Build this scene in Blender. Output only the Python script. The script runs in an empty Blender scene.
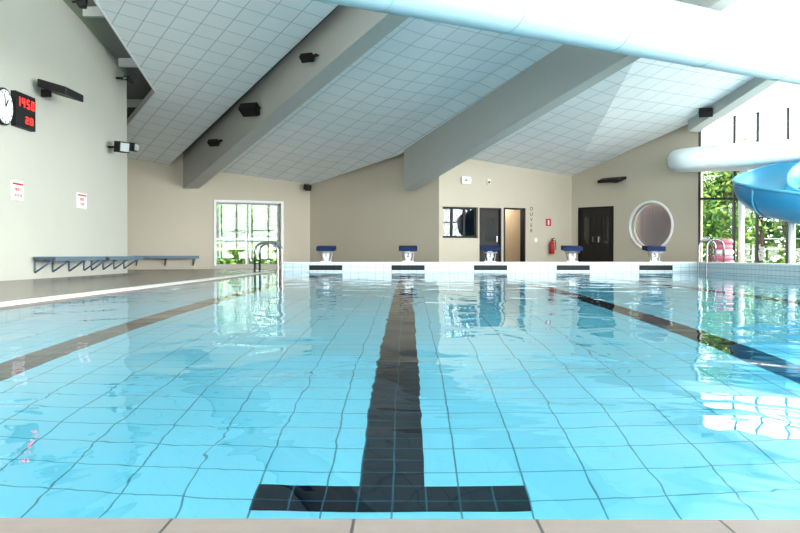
import bpy, math, random
from mathutils import Vector, Matrix
random.seed(7)
F=880.0; CX=408.0; HY=255.0; CH=0.5
def wx(px,Y): return (px-CX)*Y/F
def wz(py,Y): return CH-(py-HY)*Y/F

# ---------------- materials ----------------
def newmat(name):
    m=bpy.data.materials.new(name); m.use_nodes=True
    return m, m.node_tree, m.node_tree.nodes['Principled BSDF']
def simple(name,col,rough=0.5,metal=0.0,noise=0.0,nscale=5.0,emit=None,estr=0.0,bump=0.0,spec=0.5):
    m,nt,b=newmat(name)
    b.inputs['Roughness'].default_value=rough
    b.inputs['Metallic'].default_value=metal
    b.inputs['Specular IOR Level'].default_value=spec
    b.inputs['Base Color'].default_value=(*col,1)
    g=nt.nodes.new('ShaderNodeNewGeometry')
    n=nt.nodes.new('ShaderNodeTexNoise'); n.inputs['Scale'].default_value=nscale; n.inputs['Detail'].default_value=4
    nt.links.new(g.outputs['Position'],n.inputs['Vector'])
    if noise>0:
        r=nt.nodes.new('ShaderNodeMix'); r.data_type='RGBA'
        r.inputs[6].default_value=tuple(c*(1-noise) for c in col)+(1,)
        r.inputs[7].default_value=tuple(min(1,c*(1+noise)) for c in col)+(1,)
        nt.links.new(n.outputs['Fac'],r.inputs[0]); nt.links.new(r.outputs[2],b.inputs['Base Color'])
    if bump>0:
        bp=nt.nodes.new('ShaderNodeBump'); bp.inputs['Strength'].default_value=bump; bp.inputs['Distance'].default_value=0.01
        nt.links.new(n.outputs['Fac'],bp.inputs['Height']); nt.links.new(bp.outputs['Normal'],b.inputs['Normal'])
    if emit:
        b.inputs['Emission Color'].default_value=(*emit,1); b.inputs['Emission Strength'].default_value=estr
    return m
def tiles(name,col,line,axes,size,lw,rough=0.3,off=(0,0),noise=0.05,nscale=1.5,angle=0.0,spec=0.5,cellvar=0.0):
    """grid tiles in world space. axes: two of 'XYZ'; angle rotates the XY frame."""
    m,nt,b=newmat(name); N=nt.nodes; L=nt.links
    b.inputs['Roughness'].default_value=rough; b.inputs['Specular IOR Level'].default_value=spec
    g=N.new('ShaderNodeNewGeometry'); mp=N.new('ShaderNodeMapping'); mp.inputs['Rotation'].default_value=(0,0,angle)
    L.new(g.outputs['Position'],mp.inputs['Vector'])
    s=N.new('ShaderNodeSeparateXYZ'); L.new(mp.outputs[0],s.inputs[0])
    def math_(op,a,bv=None):
        n=N.new('ShaderNodeMath'); n.operation=op
        if hasattr(a,'links'): L.new(a,n.inputs[0])
        else: n.inputs[0].default_value=a
        if bv is not None:
            if hasattr(bv,'links'): L.new(bv,n.inputs[1])
            else: n.inputs[1].default_value=bv
        return n.outputs[0]
    sz=size if isinstance(size,tuple) else (size,size)
    ms=[];fl=[]
    for i,a in enumerate(axes):
        v=math_('ADD',s.outputs[a],off[i]+1000*sz[i]); v=math_('DIVIDE',v,sz[i])
        fl.append(math_('FLOOR',v))
        fr=math_('FRACT',v)
        ms.append(math_('LESS_THAN',fr,lw/sz[i]))
    mask=math_('MAXIMUM',ms[0],ms[1]) if len(ms)>1 else ms[0]
    n=N.new('ShaderNodeTexNoise'); n.inputs['Scale'].default_value=nscale; n.inputs['Detail'].default_value=3
    L.new(g.outputs['Position'],n.inputs['Vector'])
    mx=N.new('ShaderNodeMix'); mx.data_type='RGBA'
    mx.inputs[6].default_value=tuple(c*(1-noise) for c in col)+(1,); mx.inputs[7].default_value=tuple(min(1,c*(1+noise)) for c in col)+(1,)
    fac=n.outputs['Fac']
    if cellvar>0 and len(fl)>1:
        cb=N.new('ShaderNodeCombineXYZ'); L.new(fl[0],cb.inputs[0]); L.new(fl[1],cb.inputs[1])
        wn=N.new('ShaderNodeTexWhiteNoise'); L.new(cb.outputs[0],wn.inputs['Vector'])
        t=math_('MULTIPLY',wn.outputs['Value'],cellvar); u=math_('MULTIPLY',n.outputs['Fac'],1-cellvar); fac=math_('ADD',t,u)
    L.new(fac,mx.inputs[0])
    m2=N.new('ShaderNodeMix'); m2.data_type='RGBA'; L.new(mask,m2.inputs[0]); L.new(mx.outputs[2],m2.inputs[6]); m2.inputs[7].default_value=(*line,1)
    L.new(m2.outputs[2],b.inputs['Base Color'])
    return m
M={}
M['wall']=simple('wall_paint',(0.51,0.455,0.365),0.7,noise=0.04,nscale=0.8)
M['wall_left']=simple('wall_paint_grey',(0.45,0.44,0.385),0.7,noise=0.04,nscale=0.8)
BANG=math.atan2(1,-0.64)
M['ceil']=tiles('ceiling_tiles',(0.87,0.90,0.91),(0.55,0.61,0.64),'XY',0.6,0.026,rough=0.6,angle=-BANG,noise=0.03,cellvar=0.5)
M['ceilflat']=simple('ceiling_white',(0.82,0.82,0.80),0.7,noise=0.02)
M['roof']=simple('roof_grey',(0.20,0.21,0.21),0.7,noise=0.05)
M['beam']=simple('beam_paint',(0.45,0.455,0.43),0.6,noise=0.04)
M['trimgrey']=simple('trim_grey',(0.40,0.43,0.43),0.6,noise=0.03)
M['deck']=tiles('deck_tiles',(0.175,0.145,0.12),(0.08,0.07,0.06),'XY',0.3,0.008,rough=0.25,noise=0.12,cellvar=0.6)
M['coping']=tiles('coping_tiles',(0.20,0.165,0.15),(0.04,0.036,0.032),'X',(0.345,0.345),0.006,rough=0.45,off=(0.45,0),noise=0.18,nscale=14)
M['gutter']=tiles('gutter_grating',(0.80,0.80,0.77),(0.35,0.36,0.36),'Y',(0.05,0.05),0.008,rough=0.4)
PC=(0.22,0.70,0.90); PL=(0.045,0.26,0.38)
M['pool']=tiles('pool_floor_tiles',PC,PL,'XY',0.28,0.008,rough=0.4,off=(0.07,0.06),noise=0.05,nscale=0.4,cellvar=0.2)
M['poolwall']=tiles('pool_wall_tiles',PC,PL,'XZ',0.28,0.010,rough=0.4)
M['poolside']=tiles('pool_side_tiles',PC,PL,'YZ',0.28,0.010,rough=0.4)
M['black']=tiles('black_lane_tiles',(0.002,0.006,0.018),(0.03,0.12,0.18),'XY',0.14,0.008,rough=0.5,off=(0.07,0.06),spec=0.1)
M['rim']=tiles('rim_tiles',(0.62,0.72,0.76),(0.28,0.40,0.45),'XZ',(0.25,0.125),0.014,rough=0.25,off=(0,0.125))
M['rimside']=tiles('rim_side_tiles',(0.58,0.68,0.73),(0.28,0.40,0.45),'YZ',(0.25,0.125),0.014,rough=0.25,off=(0,0.125))
M['dark']=simple('dark_frame',(0.014,0.014,0.016),0.5,noise=0.1,spec=0.3)
M['door']=simple('door_dark',(0.025,0.020,0.018),0.5,noise=0.1,spec=0.3)
M['white']=simple('white_paint',(0.76,0.76,0.75),0.5,noise=0.02)
M['duct']=simple('duct_fabric',(0.46,0.60,0.65),0.6,noise=0.02,nscale=2)
M['seam']=simple('duct_seam',(0.41,0.54,0.58),0.6,noise=0.02)
M['blue']=simple('blue_plastic',(0.006,0.022,0.085),0.6,noise=0.05,spec=0.2)
M['slideblue']=simple('slide_blue',(0.035,0.25,0.46),0.3,noise=0.05,nscale=1)
M['slidelight']=simple('slide_inner_blue',(0.10,0.40,0.58),0.25,noise=0.05,nscale=1)
M['slidewhite']=simple('slide_white',(0.58,0.62,0.63),0.3,noise=0.03)
M['steel']=simple('steel',(0.45,0.46,0.48),0.3,1.0,noise=0.03)
M['chrome']=simple('ladder_steel',(0.22,0.23,0.25),0.2,1.0,noise=0.03)
M['bench']=simple('bench_slats',(0.10,0.16,0.21),0.5,noise=0.08)
M['red']=simple('red_paint',(0.45,0.015,0.015),0.4,noise=0.05)
M['redtxt']=simple('red_text',(0.50,0.02,0.02),0.5,noise=0.02)
M['led']=simple('led_red',(0.8,0.02,0.02),0.5,emit=(1,0.03,0.02),estr=4.0)
M['pink']=simple('pink_vinyl',(0.55,0.17,0.21),0.4,noise=0.05)
M['sign']=simple('sign_white',(0.78,0.76,0.74),0.5,noise=0.02)
M['green']=simple('exit_green',(0.03,0.35,0.12),0.5,noise=0.02)
M['curtain']=simple('curtain',(0.46,0.34,0.36),0.7,noise=0.06,nscale=6)
M['tan']=simple('office_wall',(0.55,0.47,0.36),0.7,noise=0.04)
M['grass']=simple('grass',(0.10,0.17,0.04),0.9,noise=0.35,nscale=3)
M['paving']=simple('paving',(0.50,0.47,0.43),0.8,noise=0.08,nscale=2)
M['bark']=simple('bark',(0.08,0.055,0.035),0.9,noise=0.3,nscale=8)
M['leaf']=simple('leaves',(0.055,0.13,0.018),0.7,noise=0.5,nscale=2.5,spec=0.2)
M['leaf2']=simple('leaves_light',(0.20,0.29,0.05),0.7,noise=0.4,nscale=2.5,spec=0.2)
def glassmat():
    m,nt,b=newmat('window_glass'); N=nt.nodes; L=nt.links; N.remove(b)
    out=[n for n in N if n.type=='OUTPUT_MATERIAL'][0]
    t=N.new('ShaderNodeBsdfTransparent'); t.inputs[0].default_value=(0.93,0.97,0.96,1)
    g=N.new('ShaderNodeBsdfGlossy'); g.inputs['Roughness'].default_value=0.02
    f=N.new('ShaderNodeFresnel'); f.inputs[0].default_value=1.45
    x=N.new('ShaderNodeMixShader'); L.new(f.outputs[0],x.inputs[0]); L.new(t.outputs[0],x.inputs[1]); L.new(g.outputs[0],x.inputs[2]); L.new(x.outputs[0],out.inputs[0])
    return m
M['glass']=glassmat()
def watermat():
    m,nt,b=newmat('pool_water'); N=nt.nodes; L=nt.links; N.remove(b)
    out=[n for n in N if n.type=='OUTPUT_MATERIAL'][0]
    g=N.new('ShaderNodeNewGeometry'); mp=N.new('ShaderNodeMapping'); mp.inputs['Scale'].default_value=(1.0,0.7,1.0)
    L.new(g.outputs['Position'],mp.inputs['Vector'])
    n=N.new('ShaderNodeTexNoise'); n.inputs['Scale'].default_value=1.3; n.inputs['Detail'].default_value=3; n.inputs['Roughness'].default_value=0.42; n.inputs['Distortion'].default_value=0.8
    L.new(mp.outputs[0],n.inputs['Vector'])
    def bump(d):
        bp=N.new('ShaderNodeBump'); bp.inputs['Strength'].default_value=1.0; bp.inputs['Distance'].default_value=d
        L.new(n.outputs['Fac'],bp.inputs['Height']); return bp
    b1=bump(0.0065)
    rf=N.new('ShaderNodeBsdfRefraction'); rf.inputs['Color'].default_value=(0.97,1,1,1); rf.inputs['IOR'].default_value=1.333; rf.inputs['Roughness'].default_value=0
    gl=N.new('ShaderNodeBsdfGlossy'); gl.inputs['Roughness'].default_value=0.0; gl.inputs['Color'].default_value=(1,1,1,1)
    f=N.new('ShaderNodeFresnel'); f.inputs[0].default_value=1.333
    k=N.new('ShaderNodeMath'); k.operation='POWER'; k.inputs[1].default_value=1.4; L.new(f.outputs[0],k.inputs[0])
    b2=bump(0.019)
    L.new(b1.outputs['Normal'],rf.inputs['Normal'])
    for q in (gl,f): L.new(b2.outputs['Normal'],q.inputs['Normal'])
    x=N.new('ShaderNodeMixShader'); L.new(k.outputs[0],x.inputs[0]); L.new(rf.outputs[0],x.inputs[1]); L.new(gl.outputs[0],x.inputs[2]); L.new(x.outputs[0],out.inputs[0])
    return m
M['water']=watermat()

# ---------------- builder ----------------
class B:
    def __init__(s,name): s.name=name; s.v=[]; s.f=[]; s.mi=[]; s.sm=[]; s.mats=[]
    def m(s,k):
        if k not in s.mats: s.mats.append(k)
        return s.mats.index(k)
    def add(s,vs,fs,mat,smooth=False):
        o=len(s.v); s.v+= [tuple(x) for x in vs]; k=s.m(mat)
        for f in fs: s.f.append([i+o for i in f]); s.mi.append(k); s.sm.append(smooth)
    def box(s,a,b,mat,fr=None):
        x0,y0,z0=a; x1,y1,z1=b
        vs=[(x0,y0,z0),(x1,y0,z0),(x1,y1,z0),(x0,y1,z0),(x0,y0,z1),(x1,y0,z1),(x1,y1,z1),(x0,y1,z1)]
        if fr: vs=[fr(*p) for p in vs]
        s.add(vs,[(0,3,2,1),(4,5,6,7),(0,1,5,4),(1,2,6,5),(2,3,7,6),(3,0,4,7)],mat)
    def prism(s,pts,top,mat):  # pts 3D bottom polygon, top offset vec
        n=len(pts); vs=[Vector(p) for p in pts]+[Vector(p)+Vector(top) for p in pts]
        s.add(vs,[tuple(range(n))[::-1],tuple(range(n,2*n))]+[(i,(i+1)%n,n+(i+1)%n,n+i) for i in range(n)],mat)
    def tube(s,path,r,mat,seg=12,a0=0,a1=2*math.pi,caps=True,up=(0,0,1)):
        path=[Vector(p) for p in path]; n=len(path); full=abs(a1-a0-2*math.pi)<1e-6
        rs=r if isinstance(r,(list,tuple)) else [r]*n
        cnt=seg if full else seg+1; vs=[]
        prev=None
        for i,p in enumerate(path):
            t=(path[min(i+1,n-1)]-path[max(i-1,0)]).normalized()
            if prev is None:
                u=Vector(up)
                if abs(u.dot(t))>0.95: u=Vector((0,1,0.1))
            else: u=prev if up==(0,0,1) and seg<=16 else Vector(up)
            side=t.cross(u).normalized(); u2=side.cross(t).normalized(); prev=u2
            for j in range(cnt):
                a=a0+(a1-a0)*j/seg
                vs.append(p+side*math.cos(a)*rs[i]+u2*math.sin(a)*rs[i])
        fs=[]
        for i in range(n-1):
            for j in range(seg):
                j2=(j+1)%cnt if full else j+1
                fs.append((i*cnt+j,i*cnt+j2,(i+1)*cnt+j2,(i+1)*cnt+j))
        if full and caps: fs.append(tuple(range(cnt))[::-1]); fs.append(tuple((n-1)*cnt+j for j in range(cnt)))
        s.add(vs,fs,mat,True)
    def torus(s,c,R,r,mat,u=(1,0,0),v=(0,1,0),seg=32,ms=10):
        c=Vector(c);u=Vector(u);v=Vector(v);w=u.cross(v); vs=[];fs=[]
        for i in range(seg):
            a=2*math.pi*i/seg; d=u*math.cos(a)+v*math.sin(a)
            for j in range(ms):
                b=2*math.pi*j/ms; vs.append(c+d*(R+r*math.cos(b))+w*r*math.sin(b))
        for i in range(seg):
            for j in range(ms): fs.append((i*ms+j,((i+1)%seg)*ms+j,((i+1)%seg)*ms+(j+1)%ms,i*ms+(j+1)%ms))
        s.add(vs,fs,mat,True)
    def disc(s,c,R,th,mat,u,v,seg=32):
        c=Vector(c);u=Vector(u);v=Vector(v);w=u.cross(v)
        pts=[c+u*R*math.cos(2*math.pi*i/seg)+v*R*math.sin(2*math.pi*i/seg) for i in range(seg)]
        s.prism(pts,w*th,mat)
    def text(s,t,size,mtx,mat):
        cu=bpy.data.curves.new('t','FONT'); cu.body=t; cu.size=size; cu.extrude=0.002; cu.align_x='CENTER'; cu.align_y='CENTER'
        ob=bpy.data.objects.new('t',cu); bpy.context.scene.collection.objects.link(ob)
        bpy.context.view_layer.update()
        me=bpy.data.meshes.new_from_object(ob.evaluated_get(bpy.context.evaluated_depsgraph_get()))
        s.add([mtx@v.co for v in me.vertices],[tuple(p.vertices) for p in me.polygons],mat)
        bpy.data.objects.remove(ob); bpy.data.meshes.remove(me)
    def done(s,bevel=0,name=None):
        vs=[Vector(v) for v in s.v]
        lo=Vector([min(v[i] for v in vs) for i in range(3)]); hi=Vector([max(v[i] for v in vs) for i in range(3)])
        c=Vector(((lo.x+hi.x)/2,(lo.y+hi.y)/2,lo.z))
        me=bpy.data.meshes.new(s.name); me.from_pydata([v-c for v in vs],[],s.f)
        for k in s.mats: me.materials.append(M[k])
        for p,k,q in zip(me.polygons,s.mi,s.sm): p.material_index=k; p.use_smooth=q
        me.update(); ob=bpy.data.objects.new(s.name,me); ob.location=c
        bpy.context.scene.collection.objects.link(ob)
        if bevel: 
            md=ob.modifiers.new('bev','BEVEL'); md.width=bevel; md.segments=2; md.limit_method='ANGLE'
        return ob

def frame(p0,p1):
    d=Vector((p1[0]-p0[0],p1[1]-p0[1])); L=d.length; d/=L; n=Vector((d.y,-d.x))
    def fr(s,o,z): return (p0[0]+d.x*s+n.x*o, p0[1]+d.y*s+n.y*o, z)
    def sp(px):   # distance along the wall seen at image column px
        k=(px-CX)/F
        return (k*p0[1]-p0[0])/(d.x-k*d.y)
    fr.L=L; fr.d=Vector((d.x,d.y,0)); fr.n=Vector((n.x,n.y,0)); fr.s=sp
    fr.Y=lambda px: p0[1]+d.y*sp(px)
    fr.z=lambda px,py: wz(py,fr.Y(px))
    fr.mtx=lambda s_,o,z: Matrix(((d.x,0,n.x,fr(s_,o,z)[0]),(d.y,0,n.y,fr(s_,o,z)[1]),(0,1,0,z),(0,0,0,1)))
    return fr

def zc(X,Y): return 3.3+0.25*(32-Y)+0.15*max(0,X-5.9)
def zroof(X,Y):
    if Y<14: return 10.0
    return zc(X,Y)+0.45

def wall(name,fr,ops,th,mat,top=None,rounds=[],z0=-0.3,smin=0,smax=None):
    b=B(name); smax=fr.L if smax is None else smax
    ZT=99
    allops=list(ops)+[(c-R,c+R,z-R,z+R) for c,z,R in rounds]
    ss=sorted({smin,smax}|{o[0] for o in allops}|{o[1] for o in allops}); zs=sorted({z0,ZT}|{o[2] for o in allops}|{o[3] for o in allops})
    def tz(s,z):
        if z<ZT: return z
        if top is not None: return top
        p=fr(s,0,0); return zroof(p[0],p[1])
    for i in range(len(ss)-1):
        for j in range(len(zs)-1):
            a,c=ss[i],ss[i+1]; l,h=zs[j],zs[j+1]
            mx,mz=(a+c)/2,(l+h)/2
            if any(o[0]<mx<o[1] and o[2]<mz<o[3] for o in allops): continue
            vs=[fr(a,0,l),fr(c,0,l),fr(c,-th,l),fr(a,-th,l),fr(a,0,tz(a,h)),fr(c,0,tz(c,h)),fr(c,-th,tz(c,h)),fr(a,-th,tz(a,h))]
            b.add(vs,[(0,3,2,1),(4,5,6,7),(0,1,5,4),(1,2,6,5),(2,3,7,6),(3,0,4,7)],mat)
    for c,z,R in rounds:
        n=48; vs=[];fs=[]
        for i in range(n):
            a=2*math.pi*i/n; ca,sa=math.cos(a),math.sin(a); q=R/max(abs(ca),abs(sa))
            for o in (0,-th):
                vs.append(fr(c+ca*R*0.97,o,z+sa*R*0.97)); vs.append(fr(c+ca*q,o,z+sa*q))
        for i in range(n):
            k=(i+1)%n
            fs.append((4*i,4*i+1,4*k+1,4*k)); fs.append((4*i+2,4*k+2,4*k+3,4*i+3)); fs.append((4*i,4*k,4*k+2,4*i+2))
        b.add(vs,fs,mat)
    return b.done()

# ---------------- pool ----------------
XL,XR,YN,YF=-3.85,8.75,1.66,26.7; D=-1.70; WL=-0.015
b=B('swimming_pool_basin')
b.box((XL,YN,D-0.2),(XR,YF,D),'pool')
b.box((XL,YN-0.2,D-0.2),(XR,YN,-0.06),'poolwall'); b.box((XL,YF,D-0.2),(XR,YF+0.2,-0.3),'poolwall')
b.box((XL-0.2,YN-0.2,D-0.2),(XL,YF+0.2,-0.03),'poolside'); b.box((XR,YN-0.2,D-0.2),(XR+0.2,YF+0.2,-0.3),'poolside')
b.done()
b=B('pool_water'); b.add([(XL,YN,WL),(XR,YN,WL),(XR,YF,WL),(XL,YF,WL)],[(0,1,2,3)],'water'); b.done()
for X in (-2.59,-0.07,2.45,4.97,7.49):
    b=B('lane_marking'); y0=3.50
    b.box((X-0.14,y0+0.22,D),(X+0.14,24.7,D+0.006),'black'); b.box((X-0.56,y0,D),(X+0.56,y0+0.22,D+0.006),'black'); b.box((X-0.56,24.7,D),(X+0.56,24.95,D+0.006),'black')
    b.done()
# decks
b=B('floor')
b.box((-11.4,-8.2,-0.3),(XL-0.45,33.5,0.0),'deck')
b.box((XL-0.45,-8.2,-0.3),(XR+0.4,YN-0.34,-0.002),'deck')
b.box((XL-0.45,YF+0.4,-0.3),(XR+0.4,33.5,0.0),'deck')
b.box((XR+0.4,-8.2,-0.3),(18.2,33.5,0.0),'deck'); b.done()
b=B('pool_coping'); b.box((XL-0.45,YN-0.34,-0.3),(XR+0.4,YN+0.005,0.0),'coping'); b.done(0.004)
b=B('overflow_gutter'); b.box((XL-0.45,YN+0.012,-0.3),(XL-0.12,YF+0.4,0.004),'gutter'); b.box((XL-0.12,YN+0.012,-0.3),(XL+0.0,YF+0.4,-0.004),'coping'); b.done()
b=B('raised_pool_rim')
b.box((XL,YF,-0.3),(XR,YF+0.4,0.25),'rim'); b.box((XR,YN,-0.3),(XR+0.4,YF+0.4,0.25),'rimside')
b.box((XL-0.03,YF-0.03,0.25),(XR-0.03,YF+0.43,0.29),'white'); b.box((XR-0.03,YN,0.25),(XR+0.43,YF+0.43,0.29),'white')
for X in (-2.5,0,2.5,5,7.5): b.box((X-0.5,YF-0.012,0.04),(X+0.5,YF,0.19),'dark')
b.done()

# ---------------- walls ----------------
P1=(-11.2,29.3);P2=(wx(310,32.7),32.7);P3=(wx(439,29.6),29.6);P4=(5.9,31.8);P5=(wx(697,28.2),28.2);P6=(18.0,28.2)
WLf=frame((-7.8,-8.0),(-7.8,24.4)); wall('wall_left',WLf,[],0.3,'wall_left')
wall('wall_recess',frame((-11.2,24.4),(-8.1,24.4)),[],-0.3,'wall'); wall('wall_recess_side',frame((-11.2,24.4),(-11.2,29.3)),[],0.2,'wall')
W1=frame(P1,P2); w1op=(W1.s(216),W1.s(281),0.12,W1.z(250,203)); wall('wall_back_left',W1,[w1op],0.35,'wall')
W2=frame(P2,P3); wall('wall_back_center',W2,[],0.3,'wall')
W3=frame(P3,P4)
win=(W3.s(441),W3.s(478),W3.z(460,238),W3.z(460,207)); d1=(W3.s(479.5),W3.s(501),0.0,W3.z(490,208)); d2=(W3.s(503.5),W3.s(525),0.0,W3.z(514,208))
wall('wall_office',W3,[win,d1,d2],0.25,'wall')
W4=frame(P4,P5); dd=(W4.s(578),W4.s(613),0.0,W4.z(595,207)); rc=(W4.s(650),W4.z(650,226),0.80)
wall('wall_back_right',W4,[dd],0.3,'wall',rounds=[rc])
W5=frame(P5,P6)

# window_1 left back
def window(name,fr,op,th,mull=1,trans=[],mat='dark',fw=0.05,reveal=True):
    b=B(name); s0,s1,z0,z1=op; o0,o1=-th*0.75,-th*0.75+0.06
    b.box((s0,o0,z0),(s0+fw,o1,z1),mat,fr);b.box((s1-fw,o0,z0),(s1,o1,z1),mat,fr);b.box((s0,o0,z0),(s1,o1,z0+fw),mat,fr);b.box((s0,o0,z1-fw),(s1,o1,z1),mat,fr)
    for i in range(mull):
        s=s0+(s1-s0)*(i+1)/(mull+1); b.box((s-fw/2,o0,z0),(s+fw/2,o1,z1),mat,fr)
    for z in trans: b.box((s0,o0,z-fw/2),(s1,o1,z+fw/2),mat,fr)
    b.box((s0,o0+0.025,z0),(s1,o0+0.03,z1),'glass',fr)
    if reveal:
        t=0.09
        b.box((s0-t,0,z0-0.0),(s0,0.03,z1+t),'white',fr);b.box((s1,0,z0),(s1+t,0.03,z1+t),'white',fr);b.box((s0,0,z1),(s1,0.03,z1+t),'white',fr)
    return b.done()
window('window_1',W1,w1op,0.35,mull=1,trans=[1.0],mat='trimgrey')
window('window_2',W3,win,0.25,mull=2,mat='dark',reveal=False,fw=0.07)
def door(name,fr,op,th,leaves=1,glass=False,mat='door'):
    b=B(name); s0,s1,z0,z1=op; f=0.06
    b.box((s0,-th,z0),(s0+f,0.02,z1),'dark',fr);b.box((s1-f,-th,z0),(s1,0.02,z1),'dark',fr);b.box((s0+f,-th,z1-f),(s1-f,0.02,z1),'dark',fr)
    w=(s1-s0-2*f)/leaves
    for i in range(leaves):
        a=s0+f+i*w; b.box((a+0.005,-0.09,z0+0.01),(a+w-0.005,-0.04,z1-f),mat,fr)
        if glass: b.box((a+w*0.25,-0.042,z0+0.9),(a+w*0.75,-0.036,z1-f-0.3),'glass',fr)
        hx=a+(w-0.12 if i==0 else 0.12)
        b.box((hx-0.015,-0.04,z0+0.95),(hx+0.015,0.03,z0+1.15),'steel',fr)
    return b.done()
door('door_1',W3,d1,0.25,1,True); door('door_3',W4,dd,0.3,2,True)
# open door_2 : frame + leaf swung inward
b=B('door_2'); s0,s1,z0,z1=d2;f=0.05
b.box((s0,-0.25,z0),(s0+f,0.02,z1),'dark',W3);b.box((s1-f,-0.25,z0),(s1,0.02,z1),'dark',W3);b.box((s0+f,-0.25,z1-f),(s1-f,0.02,z1),'dark',W3)
b.box((s0+f,-0.95,z0+0.01),(s0+f+0.04,-0.26,z1-f),'tan',W3); b.box((s0+f+0.04,-0.9,1.0),(s0+f+0.08,-0.8,1.1),'steel',W3); b.done()
# office rooms behind
b=B('office_room')
sa,sb=0.02,W3.s(528)
zt=2.75
sd_=d1[1]+0.02
b.box((sa,-3.6,0.0),(sd_,-3.5,zt),'door',W3); b.box((sd_,-3.6,0.0),(sb,-3.5,zt),'tan',W3); b.box((sa,-3.5,zt),(sb,-0.25,zt+0.1),'white',W3)  # left room walls take the dark door colour, painting in an unlit interior
b.box((sa-0.08,-3.5,0),(sa,-0.25,zt),'door',W3); b.box((sb,-3.5,0),(sb+0.08,-0.25,zt),'tan',W3); b.box((sd_,-3.5,0),(sd_+0.03,-0.28,zt),'door',W3); b.box((sd_+0.03,-3.5,0),(sd_+0.06,-0.28,zt),'tan',W3)
b.box((sa,-3.5,0),(sb,-0.25,0.015),'deck',W3)
b.box((0.3,-1.3,0.0),(1.3,-0.6,0.75),'door',W3); b.box((0.6,-1.1,0.75),(1.0,-1.05,1.15),'dark',W3)
b.done()
L=bpy.data.lights.new('office_lamp','POINT'); L.energy=65; L.color=(1,0.92,0.8); L.shadow_soft_size=0.15
o=bpy.data.objects.new('office_lamp',L); o.location=W3(d2[0]+0.5,-2.0,2.5); bpy.context.scene.collection.objects.link(o)
# round window
b=B('window_3'); c=Vector(W4(rc[0],0.0,rc[1])); u=W4.d; v=Vector((0,0,1))
b.torus(c,0.80,0.045,'white',u,v,48); b.torus(c-W4.n*0.22,0.76,0.03,'white',u,v,48)
b.disc(c-W4.n*0.24,0.77,0.008,'glass',u,v,48)
b.done()
b=B('roller_blind')
for i in range(26):
    s=rc[0]-0.82+i*0.063; b.box((s,-0.46-(i%2)*0.008,rc[1]-0.85),(s+0.063,-0.44-(i%2)*0.008,rc[1]+0.85),'curtain',W4)
b.done()

# glazed curtain wall, right back
def glazing(name,fr,ss,zs,th=0.08,top=None,fw=0.07,smin=0,smax=None):
    b=B(name); smax=fr.L if smax is None else smax
    def tz(s):
        if top: return top
        p=fr(s,0,0); return zroof(p[0],p[1])
    for s in ss: b.box((s-fw/2,-th,0),(s+fw/2,0.02,tz(s)),'dark' ,fr)
    for z in zs: b.box((smin,-th+0.01,z-fw/2),(smax,0.01,z+fw/2),'dark',fr)
    a,c=smin,smax
    b.add([fr(a,-th/2,0),fr(c,-th/2,0),fr(c,-th/2,tz(c)),fr(a,-th/2,tz(a))],[(0,1,2,3)],'glass')
    return b.done()
glazing('window_4',W5,[0.04]+[W5.s(p) for p in (733,756,786,818,850)]+[6,7.2,8.6],[0.05,W5.z(700,199)-0.0,W5.z(700,150)])
WR=frame((18,28.2),(18,-8)); glazing('window_5',WR,[i*2.0+0.1 for i in range(19)],[0.05,2.4,5.0],top=8)
wall('wall_right_upper',WR,[],0.2,'wall',z0=8.0,top=11.0)
WN=frame((18,-8),(-7.8,-8)); glazing('window_6',WN,[i*2.0+0.1 for i in range(13)],[0.05,2.4,5.0],top=8)
wall('wall_near_upper',WN,[],0.2,'wall',z0=8.0,top=10.0)

# ---------------- ceiling, roof, beams ----------------
def X1(Y): return -7.68+0.64*(31-Y)
def X2(Y): return 0.02+0.62*(29.5-Y)
def X3(Y): return 9.07+0.40*(28-Y)
b=B('ceiling')
def addp(pts,mat='ceil',dz=0,th=0.12): b.prism([(x,y,zc(x,y)+dz) for x,y in pts],(0,0,th),mat)
g1=0.75
addp([(-7.1,14),(X1(14)-g1,14),(X1(31.2)-g1,31.0),(-10.35,29.75),(-7.1,24.8)])
addp([(X1(14)+0.1,14),(X2(14),14),(X2(30),29.7),(P2[0],32.8),(X1(31.9),31.5)])
if X2(14)<5.9: addp([(X2(14),14),(5.9,14),(5.9,31.9),(P3[0],29.7),(X2(29.6),29.6)])
else:
    ys=29.5-(5.9-0.02)/0.62
    addp([(5.9,ys),(5.9,31.9),(P3[0],29.7),(X2(29.7),29.7)])
ys=29.5-(5.9-0.02)/0.62
addp([(5.9,ys),(X2(14),14),(X3(14),14),(X3(28.2),28.25),(5.9,31.9)])
addp([(X3(14),14),(18.1,14),(18.1,28.3),(X3(28.2),28.3)])
b.prism([(-8,-8.2,9.9),(18.1,-8.2,9.9),(18.1,14,9.9),(-8,14,9.9)],(0,0,0.1),'ceilflat')
b.box((-8,13.95,7.6),(18.1,14.05,10.6),'ceilflat')
b.done()
b=B('roof')
addp([(-11.5,14),(5.9,14),(5.9,33.2),(-11.5,33.2)],'roof',0.45,0.15)
addp([(5.9,14),(18.3,14),(18.3,28.6),(9.4,28.6),(5.9,32.3)],'roof',0.45,0.15)
b.done()
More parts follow.
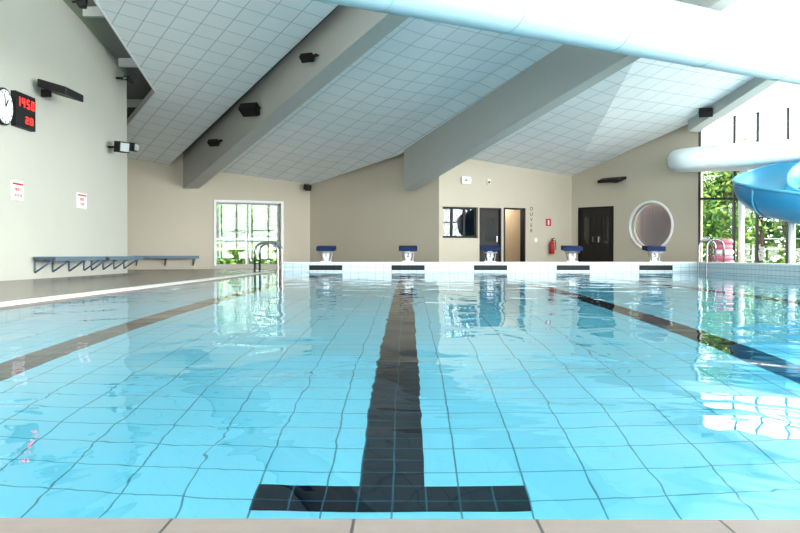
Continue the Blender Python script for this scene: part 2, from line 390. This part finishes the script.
# fascia of the left suspended panel
b=B('trim_1')
for (a,c) in (((-7.1,14),(-7.1,24.8)),((-7.1,24.8),(-10.35,29.75))):
    A=Vector((a[0],a[1],zc(*a)-0.03)); C=Vector((c[0],c[1],zc(*c)-0.03)); n=Vector((-(C-A).y,(C-A).x,0)).normalized()*0.04
    if n.x>0: n=-n
    b.prism([A,C,C+n,A+n],(0,0,0.2),'white')
b.done()
def beam(name,xf,Y0,Y1,z0,sl,w,h):
    b=B(name); d=Vector((xf(Y1)-xf(Y0),Y1-Y0,0)).normalized(); n=Vector((d.y,-d.x,0))*w/2
    A=Vector((xf(Y0),Y0,z0)); C=Vector((xf(Y1),Y1,z0+sl*(Y0-Y1)))
    b.prism([A-n,A+n,C+n,C-n],(0,0,h),'beam'); return b.done(0.02)
beam('roof_beam',X1,31.2,14.1,2.76,0.25,0.55,1.2)
beam('roof_beam',X2,29.45,14.1,2.66,0.295,0.45,1.4)
beam('roof_beam',X3,28.05,14.1,4.4,0.33,0.45,0.8)
# small purlins above the left gap
for k in range(4):
    b=B('roof_purlin'); Y=18.5+k*2.6; b.box((-11.2 if Y>24.4 else -7.8,Y,zc(0,Y)+0.2),(-6.8,Y+0.15,zc(0,Y)+0.43),'beam'); b.done()

# duct
b=B('ventilation_duct')
A=Vector((-5.6,10.9,5.05)); C=Vector((13.5,23.35,5.05)); n=44
path=[A.lerp(C,i/n) for i in range(n+1)]
b.tube(path,0.60,'duct',seg=40)
dv=(C-A).normalized(); sd=dv.cross(Vector((0,0,1)))
for i in range(2,n,5): b.torus(path[i],0.600,0.010,'seam',sd,Vector((0,0,1)),40,6)
for i in range(3,n,8): b.tube([path[i]+Vector((0,0,0.6)),path[i]+Vector((0,0,4.85 if path[i].y<14 else zc(path[i].x,path[i].y)-5.0))],0.012,'steel',seg=6)
b.done()

# ---------------- pool objects ----------------
for i,X in enumerate((-2.5,0,2.5,5,7.5)):
    b=B('starting_block'); Y=YF+0.2; z=0.29
    b.box((X-0.17,Y-0.15,z),(X+0.17,Y+0.15,z+0.025),'steel')
    b.box((X-0.07,Y-0.07,z+0.025),(X+0.07,Y+0.07,z+0.36),'white')
    b.box((X-0.10,Y-0.11,z+0.13),(X+0.10,Y-0.085,z+0.30),'sign')
    b.box((X-0.03,Y-0.09,z+0.2),(X+0.03,Y-0.07,z+0.26),'steel')
    b.text(str(i+1),0.19,Matrix.Translation((X,Y-0.112,z+0.21))@Matrix.Rotation(math.pi/2,4,'X'),'blue')
    for sx in (-1,1):
        b.tube([(X+sx*0.13,Y-0.1,z+0.02),(X+sx*0.2,Y+0.05,z+0.36)],0.014,'steel',8)
    b.prism([(X-0.28,Y-0.27,z+0.33),(X+0.28,Y-0.27,z+0.33),(X+0.28,Y+0.33,z+0.37),(X-0.28,Y+0.33,z+0.37)],(0,0,0.13),'blue')
    b.tube([(X-0.2,Y-0.1,z+0.34),(X-0.2,Y-0.22,z+0.28),(X+0.2,Y-0.22,z+0.28),(X+0.2,Y-0.1,z+0.34)],0.013,'steel',8)
    b.done(0.008)
def ladder(x0,x1,Y,zb,dy=0.5,h=0.85,r_=0.028,skew=0.0):
    b=B('pool_ladder'); sg=1 if x1>x0 else -1
    for q,y in enumerate((Y,Y+dy)):
        a_,c_=x0+skew*q,x1+skew*q
        r=abs(c_-a_)/2; c=(a_+c_)/2; pts=[(a_,y,zb)]
        pts+=[(c-sg*r*math.cos(a),y,zb+h-r*0.8+math.sin(a)*r*0.8) for a in [math.pi*k/12 for k in range(13)]]
        pts+=[(c_,y,-0.3),(c_,y,-1.1)]
        b.tube(pts,r_,'chrome',10); b.tube([(a_,y,zb),(a_,y,zb+0.02)],0.05,'chrome',12)
    for z in (-0.3,-0.6,-0.9): b.box((x1-0.05,Y,z-0.015),(x1+0.05,Y+dy,z+0.015),'steel')
    return b.done()
ladder(-4.3,-3.66,24.7,0.005,0.8,0.86,r_=0.034)
ladder(9.08,8.60,25.4,0.29,0.7,0.66,r_=0.032)
# benches
def bench(fr,s0,s1,z=0.43):
    b=B('wall_bench')
    for k in range(5): o=0.05+k*0.085; b.box((s0,o,z),(s1,o+0.065,z+0.035),'bench',fr)
    n=max(2,int((s1-s0)/0.9)+1)
    for i in range(n):
        s=s0+0.12+(s1-s0-0.24)*i/(n-1)
        b.box((s-0.02,0,z-0.04),(s+0.02,0.46,z),'bench',fr); b.box((s-0.02,0,z-0.3),(s+0.02,0.03,z),'bench',fr)
        A=fr(s,0.02,z-0.3); C=fr(s,0.43,z-0.02); b.tube([A,C],0.02,'bench',8)
    b.box((s0,0.48,z-0.06),(s1,0.50,z+0.035),'bench',fr)
    return b.done()
bench(WLf,WLf.s(30),WLf.s(84)); bench(WLf,WLf.s(88),WLf.s(124)); bench(W1,W1.s(132),W1.s(196),0.44)
# left wall items
s=WLf.s(1); b=B('wall_clock'); zz=WLf.z(3,107); c=Vector(WLf(s,0,zz)); b.disc(c,0.36,0.06,'dark',WLf.d,(0,0,1),40); b.disc(c+WLf.n*0.06,0.325,0.012,'sign',WLf.d,(0,0,1),40)
for k in range(12):
    a=k*math.pi/6; p=c+WLf.n*0.075+WLf.d*0.27*math.cos(a)+Vector((0,0,0.27*math.sin(a))); b.tube([p,p+WLf.d*0.04*math.cos(a)+Vector((0,0,0.04*math.sin(a)))],0.008,'dark',6)
b.tube([c+WLf.n*0.08,c+WLf.n*0.08+Vector((0,0.1,0.14))],0.012,'dark',6); b.tube([c+WLf.n*0.08,c+WLf.n*0.08+Vector((0,-0.05,0.24))],0.008,'dark',6); b.done()
b=B('digital_pool_clock'); s0,s1=WLf.s(10),WLf.s(30); z0,z1=WLf.z(22,129),WLf.z(22,95)
b.box((s0,0,z0),(s1,0.1,z1),'dark',WLf)
SEG={'0':'abcdef','1':'bc','2':'abged','3':'abgcd','4':'fgbc','5':'afgcd','8':'abcdefg','9':'abcfgd'}
def digit(ch,s,z,w,h,t=0.022):
    R={'a':(s,s+w,z+h-t,z+h),'d':(s,s+w,z,z+t),'g':(s,s+w,z+h/2-t/2,z+h/2+t/2),'b':(s+w-t,s+w,z+h/2,z+h),'c':(s+w-t,s+w,z,z+h/2),'f':(s,s+t,z+h/2,z+h),'e':(s,s+t,z,z+h/2)}
    for q in SEG[ch]: a=R[q]; b.box((a[0],0.1,a[2]),(a[1],0.106,a[3]),'led',WLf)
W_=s1-s0; H_=z1-z0
for k,ch in enumerate('1450'): digit(ch,s0+W_*(0.08+0.23*k+(0.02 if k>1 else 0)),z0+H_*0.60,W_*0.13,H_*0.26,0.025)
for k,ch in enumerate('28'): digit(ch,s0+W_*(0.50+0.22*k),z0+H_*0.15,W_*0.13,H_*0.2,0.02)
b.done()
def wsign(fr,px0,px1,py0,py1,l1,l2):
    b=B('wall_sign'); pm=(px0+px1)/2; s0,s1=fr.s(px0),fr.s(px1); z0,z1=fr.z(pm,py1),fr.z(pm,py0); h=z1-z0; w=s1-s0
    b.box((s0,0,z0),(s1,0.02,z1),'sign',fr); b.box((s0+0.02,0.02,z1-0.2*h),(s1-0.02,0.023,z1-0.1*h),'redtxt',fr)
    b.text(l1,w*0.2,fr.mtx((s0+s1)/2,0.022,z0+h*0.55),'redtxt'); b.text(l2,w*0.17,fr.mtx((s0+s1)/2,0.022,z0+h*0.25),'redtxt'); b.done()
wsign(WLf,10,21.5,181,200,'MERCI','DOUCHE'); wsign(WLf,76,85,193,208,'PRIVE','STAFF')
def heater(fr,px,py,w=0.9,dp=0.45,h=0.18):
    b=B('wall_speaker'); s=fr.s(px); z=fr.z(px,py)
    b.prism([fr(s-w/2,0.12,z+h*0.9),fr(s+w/2,0.12,z+h*0.9),fr(s+w/2,0.12+dp,z-h*0.2),fr(s-w/2,0.12+dp,z-h*0.2)],(0,0,h),'dark')
    b.box((s-0.06,0,z),(s+0.06,0.2,z+0.16),'dark',fr); b.done(0.02)
heater(WLf,41,97,1.0,0.6,0.16); heater(W4,616,183,0.95,0.35,0.1)
def spot(p,d,name='spotlight',w=0.34,h=0.24,l=0.16,mount=(0,0,0.25),lens='door'):
    """rectangular floodlight: housing, lens, cooling fins and yoke"""
    b=B(name); p=Vector(p); d=Vector(d).normalized(); sd=d.cross(Vector((0,0,1))).normalized(); up=sd.cross(d)
    def bx(a0,a1,w_,h_,mat): 
        c0=p+d*a0; pts=[c0-sd*w_/2-up*h_/2,c0+sd*w_/2-up*h_/2,c0+sd*w_/2+up*h_/2,c0-sd*w_/2+up*h_/2]; b.prism(pts,d*(a1-a0),mat)
    bx(-l/2,l/2,w,h,'dark'); bx(l/2,l/2+0.012,w*0.82,h*0.78,lens)
    for k in range(5): 
        c=p-d*(l/2+0.03)+sd*(k-2)*w*0.17; b.prism([c-sd*0.008-up*h*0.4,c+sd*0.008-up*h*0.4,c+sd*0.008+up*h*0.4,c-sd*0.008+up*h*0.4],d*0.03,'dark')
    m_=p+Vector(mount)
    b.tube([p-sd*(w/2+0.03),p-sd*(w/2+0.03)+Vector(mount)*0.6,p+sd*(w/2+0.03)+Vector(mount)*0.6,p+sd*(w/2+0.03)],0.014,'dark',6)
    b.tube([p+Vector(mount)*0.6,m_],0.025,'dark',8); b.done()
spot(WLf(WLf.s(116),0.45,WLf.z(116,78)),(0.6,0.3,-0.5),mount=(-0.45,0,0),w=0.45,h=0.22)
spot(WLf(WLf.s(108),0.35,WLf.z(108,147)),(0.9,-0.5,-0.1),mount=(-0.35,0,0),w=0.35,h=0.28,l=0.2,lens='trimgrey')
spot(WLf(WLf.s(122),0.3,WLf.z(122,147)),(0.9,-0.2,-0.1),mount=(-0.3,0,0),w=0.25,h=0.22,l=0.2,lens='trimgrey')
spot(WLf(WLf.s(72),0.25,WLf.z(72,2)),(0.9,0.2,-0.1),mount=(-0.25,0,0),w=0.3)
for (Y,sc) in ((25.1,1.0),(22.0,0.6),(27.6,0.6)):
    X=X1(Y)-0.60; z=2.76+0.25*(31.2-Y)+0.36
    spot((X,Y,z),(-0.25,-0.55,-0.8),mount=(0.25,0.05,0.1),w=0.55*sc,h=0.32*sc,l=0.22*sc)
spot(W2(0.15,0.32,W2.z(311,188)),(0.5,-0.8,-0.3),mount=(0,0.2,0.1),name='security_camera',w=0.2,h=0.2,l=0.25)
spot(W4(W4.s(672),0.3,wz(117,28.8)),(-0.3,-0.8,-0.3),mount=(0.1,0.25,0.2),w=0.4)
spot((X3(27)-0.38,27,4.85),(-0.3,-0.8,-0.5),mount=(0.25,0,0.1),w=0.4)
# office wall items
def wb(name,fr,px0,px1,py0,py1,th,mat):
    b=B(name); pm=(px0+px1)/2; b.box((fr.s(px0),0,fr.z(pm,py1)),(fr.s(px1),th,fr.z(pm,py0)),mat,fr)
    return b
b=wb('exit_sign',W3,461,470,177,184,0.08,'sign'); s=W3.s(465); z=W3.z(465,180.5); b.box((s-0.05,0.08,z-0.03),(s+0.05,0.084,z+0.03),'green',W3); b.done(0.01)
b=B('motion_detector'); s=W3.s(488); z=W3.z(488,182); b.box((s-0.06,0,z-0.09),(s+0.06,0.06,z+0.09),'sign',W3); b.disc(Vector(W3(s,0.06,z-0.02)),0.04,0.02,'dark',W3.d,(0,0,1),16); b.done(0.01)
b=B('wall_sign'); s=W3.s(531)
b.box((s-0.09,0,W3.z(531,236)),(s+0.09,0.01,W3.z(531,205)),'wall',W3)
for k in range(5): b.text('OUVERT'[k],0.17,W3.mtx(s,0.012,W3.z(531,209+5.5*k)),'dark')
b.done()
b=wb('wall_sign',W3,545.5,550.5,219,226,0.015,'redtxt'); s=W3.s(548); z=W3.z(548,222.5); b.box((s-0.03,0.015,z-0.08),(s+0.03,0.02,z+0.08),'sign',W3); b.done()
b=B('fire_extinguisher'); s=W3.s(549.5); p=Vector(W3(s,0.15,W3.z(549,254)))
b.tube([p,p+Vector((0,0,0.02)),p+Vector((0,0,0.38)),p+Vector((0,0,0.44)),p+Vector((0,0,0.47))],[0.075,0.09,0.09,0.06,0.03],'red',16)
b.tube([p+Vector((0,0,0.47)),p+Vector((0,0,0.53))],0.025,'dark',10); b.tube([p+Vector((0,0,0.5)),p+Vector((0.12,-0.02,0.46)),p+Vector((0.13,-0.02,0.15))],0.014,'dark',8)
b.tube([p+Vector((-0.02,0,0.53)),p+Vector((0.1,0,0.56))],0.012,'dark',8); b.box((s-0.05,0.0,p.z+0.1),(s+0.05,0.06,p.z+0.35),'steel',W3); b.done()
b=wb('light_switch',W3,534,537,238,242,0.02,'sign'); b.done()
# stack of swim rings beside the ladder
b=B('swim_ring_stack')
for k in range(6): b.torus((9.72+0.03*(k%2),27.3,0.09+0.165*k),0.27-0.012*k,0.085,('pink' if k%3 else 'sign'),(1,0,0),(0,1,0),28,10)
b.done()

# ---------------- water slide ----------------
def smooth(pts,n=10):
    pts=[Vector(p) for p in pts]; out=[]
    for i in range(len(pts)-1):
        p0=pts[max(i-1,0)];p1=pts[i];p2=pts[i+1];p3=pts[min(i+2,len(pts)-1)]
        for k in range(n):
            t=k/n; out.append(0.5*((2*p1)+(-p0+p2)*t+(2*p0-5*p1+4*p2-p3)*t*t+(-p0+3*p1-3*p2+p3)*t**3))
    out.append(pts[-1]); return out
b=B('water_slide')
def trough(pts,R,mo,mi,rim,cov=0.0):
    path=smooth(pts)
    b.tube(path,R,mo,seg=24,a0=math.pi-cov,a1=2*math.pi+cov,up=(0,0,1.0))
    b.tube(path,R-0.04,mi,seg=24,a0=math.pi-cov,a1=2*math.pi+cov,up=(0,0,1.0))
    n=len(path)
    for sg in (1,-1):
        rp=[]
        for i,p in enumerate(path):
            t=(path[min(i+1,n-1)]-path[max(i-1,0)]).normalized(); sd=t.cross(Vector((0,0,1))).normalized(); rp.append(p+sd*sg*R*math.cos(cov)+Vector((0,0,R*math.sin(cov))))
        b.tube(rp,0.045,rim,8)
    for i in range(5,n,10):
        t=(path[min(i+1,n-1)]-path[max(i-1,0)]).normalized(); sd=t.cross(Vector((0,0,1))).normalized(); up=sd.cross(t)
        arc=[path[i]+sd*(R+0.03)*math.cos(a)+up*(R+0.03)*math.sin(a) for a in [math.pi+math.pi*k/16 for k in range(17)]]
        b.tube(arc,0.03,rim,6)
trough([(16,26.9,4.3),(12.6,26.7,3.5),(10.9,26.3,3.0),(10.1,25.3,2.50),(10.6,24.1,2.1),(12,23.3,1.8),(15,23.0,1.4)],0.73,'slideblue','slidelight','slidelight',cov=0.12)
b.tube(smooth([(16.5,26.3,3.85),(13,26.3,3.70),(10,26.5,3.52),(8.6,26.8,3.42),(8.3,27.15,3.40),(8.7,27.5,3.42),(10,27.6,3.45),(13,27.6,3.6)]),0.34,'slidewhite',seg=16)
for (x,y,z) in ((10.6,24.4,1.45),(12.6,26.7,2.8),(12.6,23.2,1.1),(10.4,27.55,3.1)):
    b.tube([(x,y,0),(x,y,0.02)],0.18,'steel',14); b.tube([(x,y,0.02),(x,y,z)],0.09,'white',14)
b.done()

# ---------------- outside ----------------
b=B('ground'); b.box((-60,28.5,-0.6),(80,120,-0.32),'grass'); b.box((-60,-60,-0.6),(-12,28.5,-0.32),'grass'); b.box((19,-60,-0.6),(80,28.5,-0.32),'grass'); b.done()
b=B('terrace'); b.box((-14,33.6,-0.4),(24,37,-0.02),'paving'); b.box((9.5,28.6,-0.4),(24,33.6,-0.02),'paving'); b.done()
def leaves(b,n,fn,mats,qa,qb):
    for m_ in mats:
        vs=[];fs=[]
        for i in range(n//len(mats)):
            p=fn(); u=Vector((random.gauss(0,1),random.gauss(0,1),random.gauss(0,1))).normalized(); w=u.orthogonal().normalized(); q=random.uniform(qa,qb)
            o=len(vs); vs+=[p-u*q,p+w*q*0.5,p+u*q,p-w*q*0.5]; fs.append((o,o+1,o+2,o+3))
        b.add(vs,fs,m_)
def tree(x,y,h,r,nl=3600,low=0.15,mat='leaf'):
    b=B('tree'); b.tube([(x,y,-0.33),(x+0.1,y,h*0.3),(x-0.05,y,h*0.6),(x,y,h*0.85)],[0.16,0.13,0.09,0.03],'bark',10)
    for k in range(6):
        a=random.random()*6.28; z=h*(0.3+0.08*k); b.tube([(x,y,z),(x+math.cos(a)*r*0.6,y+math.sin(a)*r*0.6,z+h*0.15)],[0.05,0.015],'bark',6)
    blobs=[(Vector((x+random.uniform(-.6,.6)*r,y+random.uniform(-.6,.6)*r,h*random.uniform(low+0.15,0.9))),r*random.uniform(.35,.6)) for _ in range(14)]
    def fn():
        c,rr=random.choice(blobs); return c+Vector((random.gauss(0,1),random.gauss(0,1),random.gauss(0,1))).normalized()*rr*random.random()**0.4
    leaves(b,nl,fn,(mat,'leaf','leaf2'),0.08,0.19)
    b.done()
for (x,y,h,r) in ((-9.5,43,6,2.6),(-6.5,44,7,2.8),(-13,46,8,3),(-3.5,45,6,2.5),(13,38,4.4,2.0),(15.5,39,5.0,2.2),(18.5,40,4.6,2.4),(21.5,41,5.5,2.5),(11.8,43,5.0,2.4)): tree(x,y,h,r)
b=B('hedge'); leaves(b,9000,lambda:Vector((random.uniform(-14,26),random.uniform(40.2,41),random.uniform(-0.3,1.1))),('leaf','leaf2'),0.08,0.16); b.done()
b=B('hedge'); leaves(b,22000,lambda:Vector((random.uniform(-20,34),random.uniform(47.5,49.5),random.uniform(-0.3,1)+random.random()*(3.8+0.7*math.sin(random.randint(0,9))))),('leaf','leaf','leaf2'),0.15,0.32); b.done()
b=B('garden_fence')
for i in range(22): b.box((-12+i*1.6,39.0,-0.35),(-11.95+i*1.6,39.05,1.3),'white')
for z in (0.75,1.2): b.box((-12,39.0,z),(22,39.04,z+0.03),'white')
b.done()

# ---------------- lights / world ----------------
w=bpy.data.worlds.new('World'); bpy.context.scene.world=w; w.use_nodes=True; nt=w.node_tree
bg=nt.nodes['Background']; bg.inputs[0].default_value=(0.92,0.965,1.0,1); bg.inputs[1].default_value=7.5
def area(name,loc,rot,sx,sy,e,col=(1,1,1)):
    l=bpy.data.lights.new(name,'AREA'); l.shape='RECTANGLE'; l.size=sx; l.size_y=sy; l.energy=e; l.color=col
    o=bpy.data.objects.new(name,l); o.location=loc; o.rotation_euler=rot; bpy.context.scene.collection.objects.link(o)
area('added_fill_near',(5,-8.6,4),(math.radians(90),0,0),25,7.6,3000,(0.96,0.98,1))  # added fill lamp, unseen behind the camera, brightens the hall
area('added_fill_right',(18.6,12,4),(math.radians(90),0,math.radians(90)),30,7.6,9500,(0.99,0.985,1))  # second added fill lamp, out of view past the right wall
s=bpy.data.lights.new('sun','SUN'); s.energy=7; s.angle=0.01; s.color=(1,0.95,0.86)
o=bpy.data.objects.new('sun',s); o.rotation_euler=Vector((0.75,0.55,0.75)).to_track_quat('Z','Y').to_euler(); bpy.context.scene.collection.objects.link(o)

cam=bpy.data.cameras.new('camera'); cam.sensor_width=36; cam.lens=F/800*36; cam.clip_end=300
co=bpy.data.objects.new('camera',cam); co.location=(0,0,CH)
co.rotation_euler=(math.radians(90)-math.atan(11.5/F),0,math.atan(8/F)); bpy.context.scene.collection.objects.link(co)
bpy.context.scene.camera=co
vs_=bpy.context.scene.view_settings
vs_.view_transform='Standard'; vs_.gamma=0.9
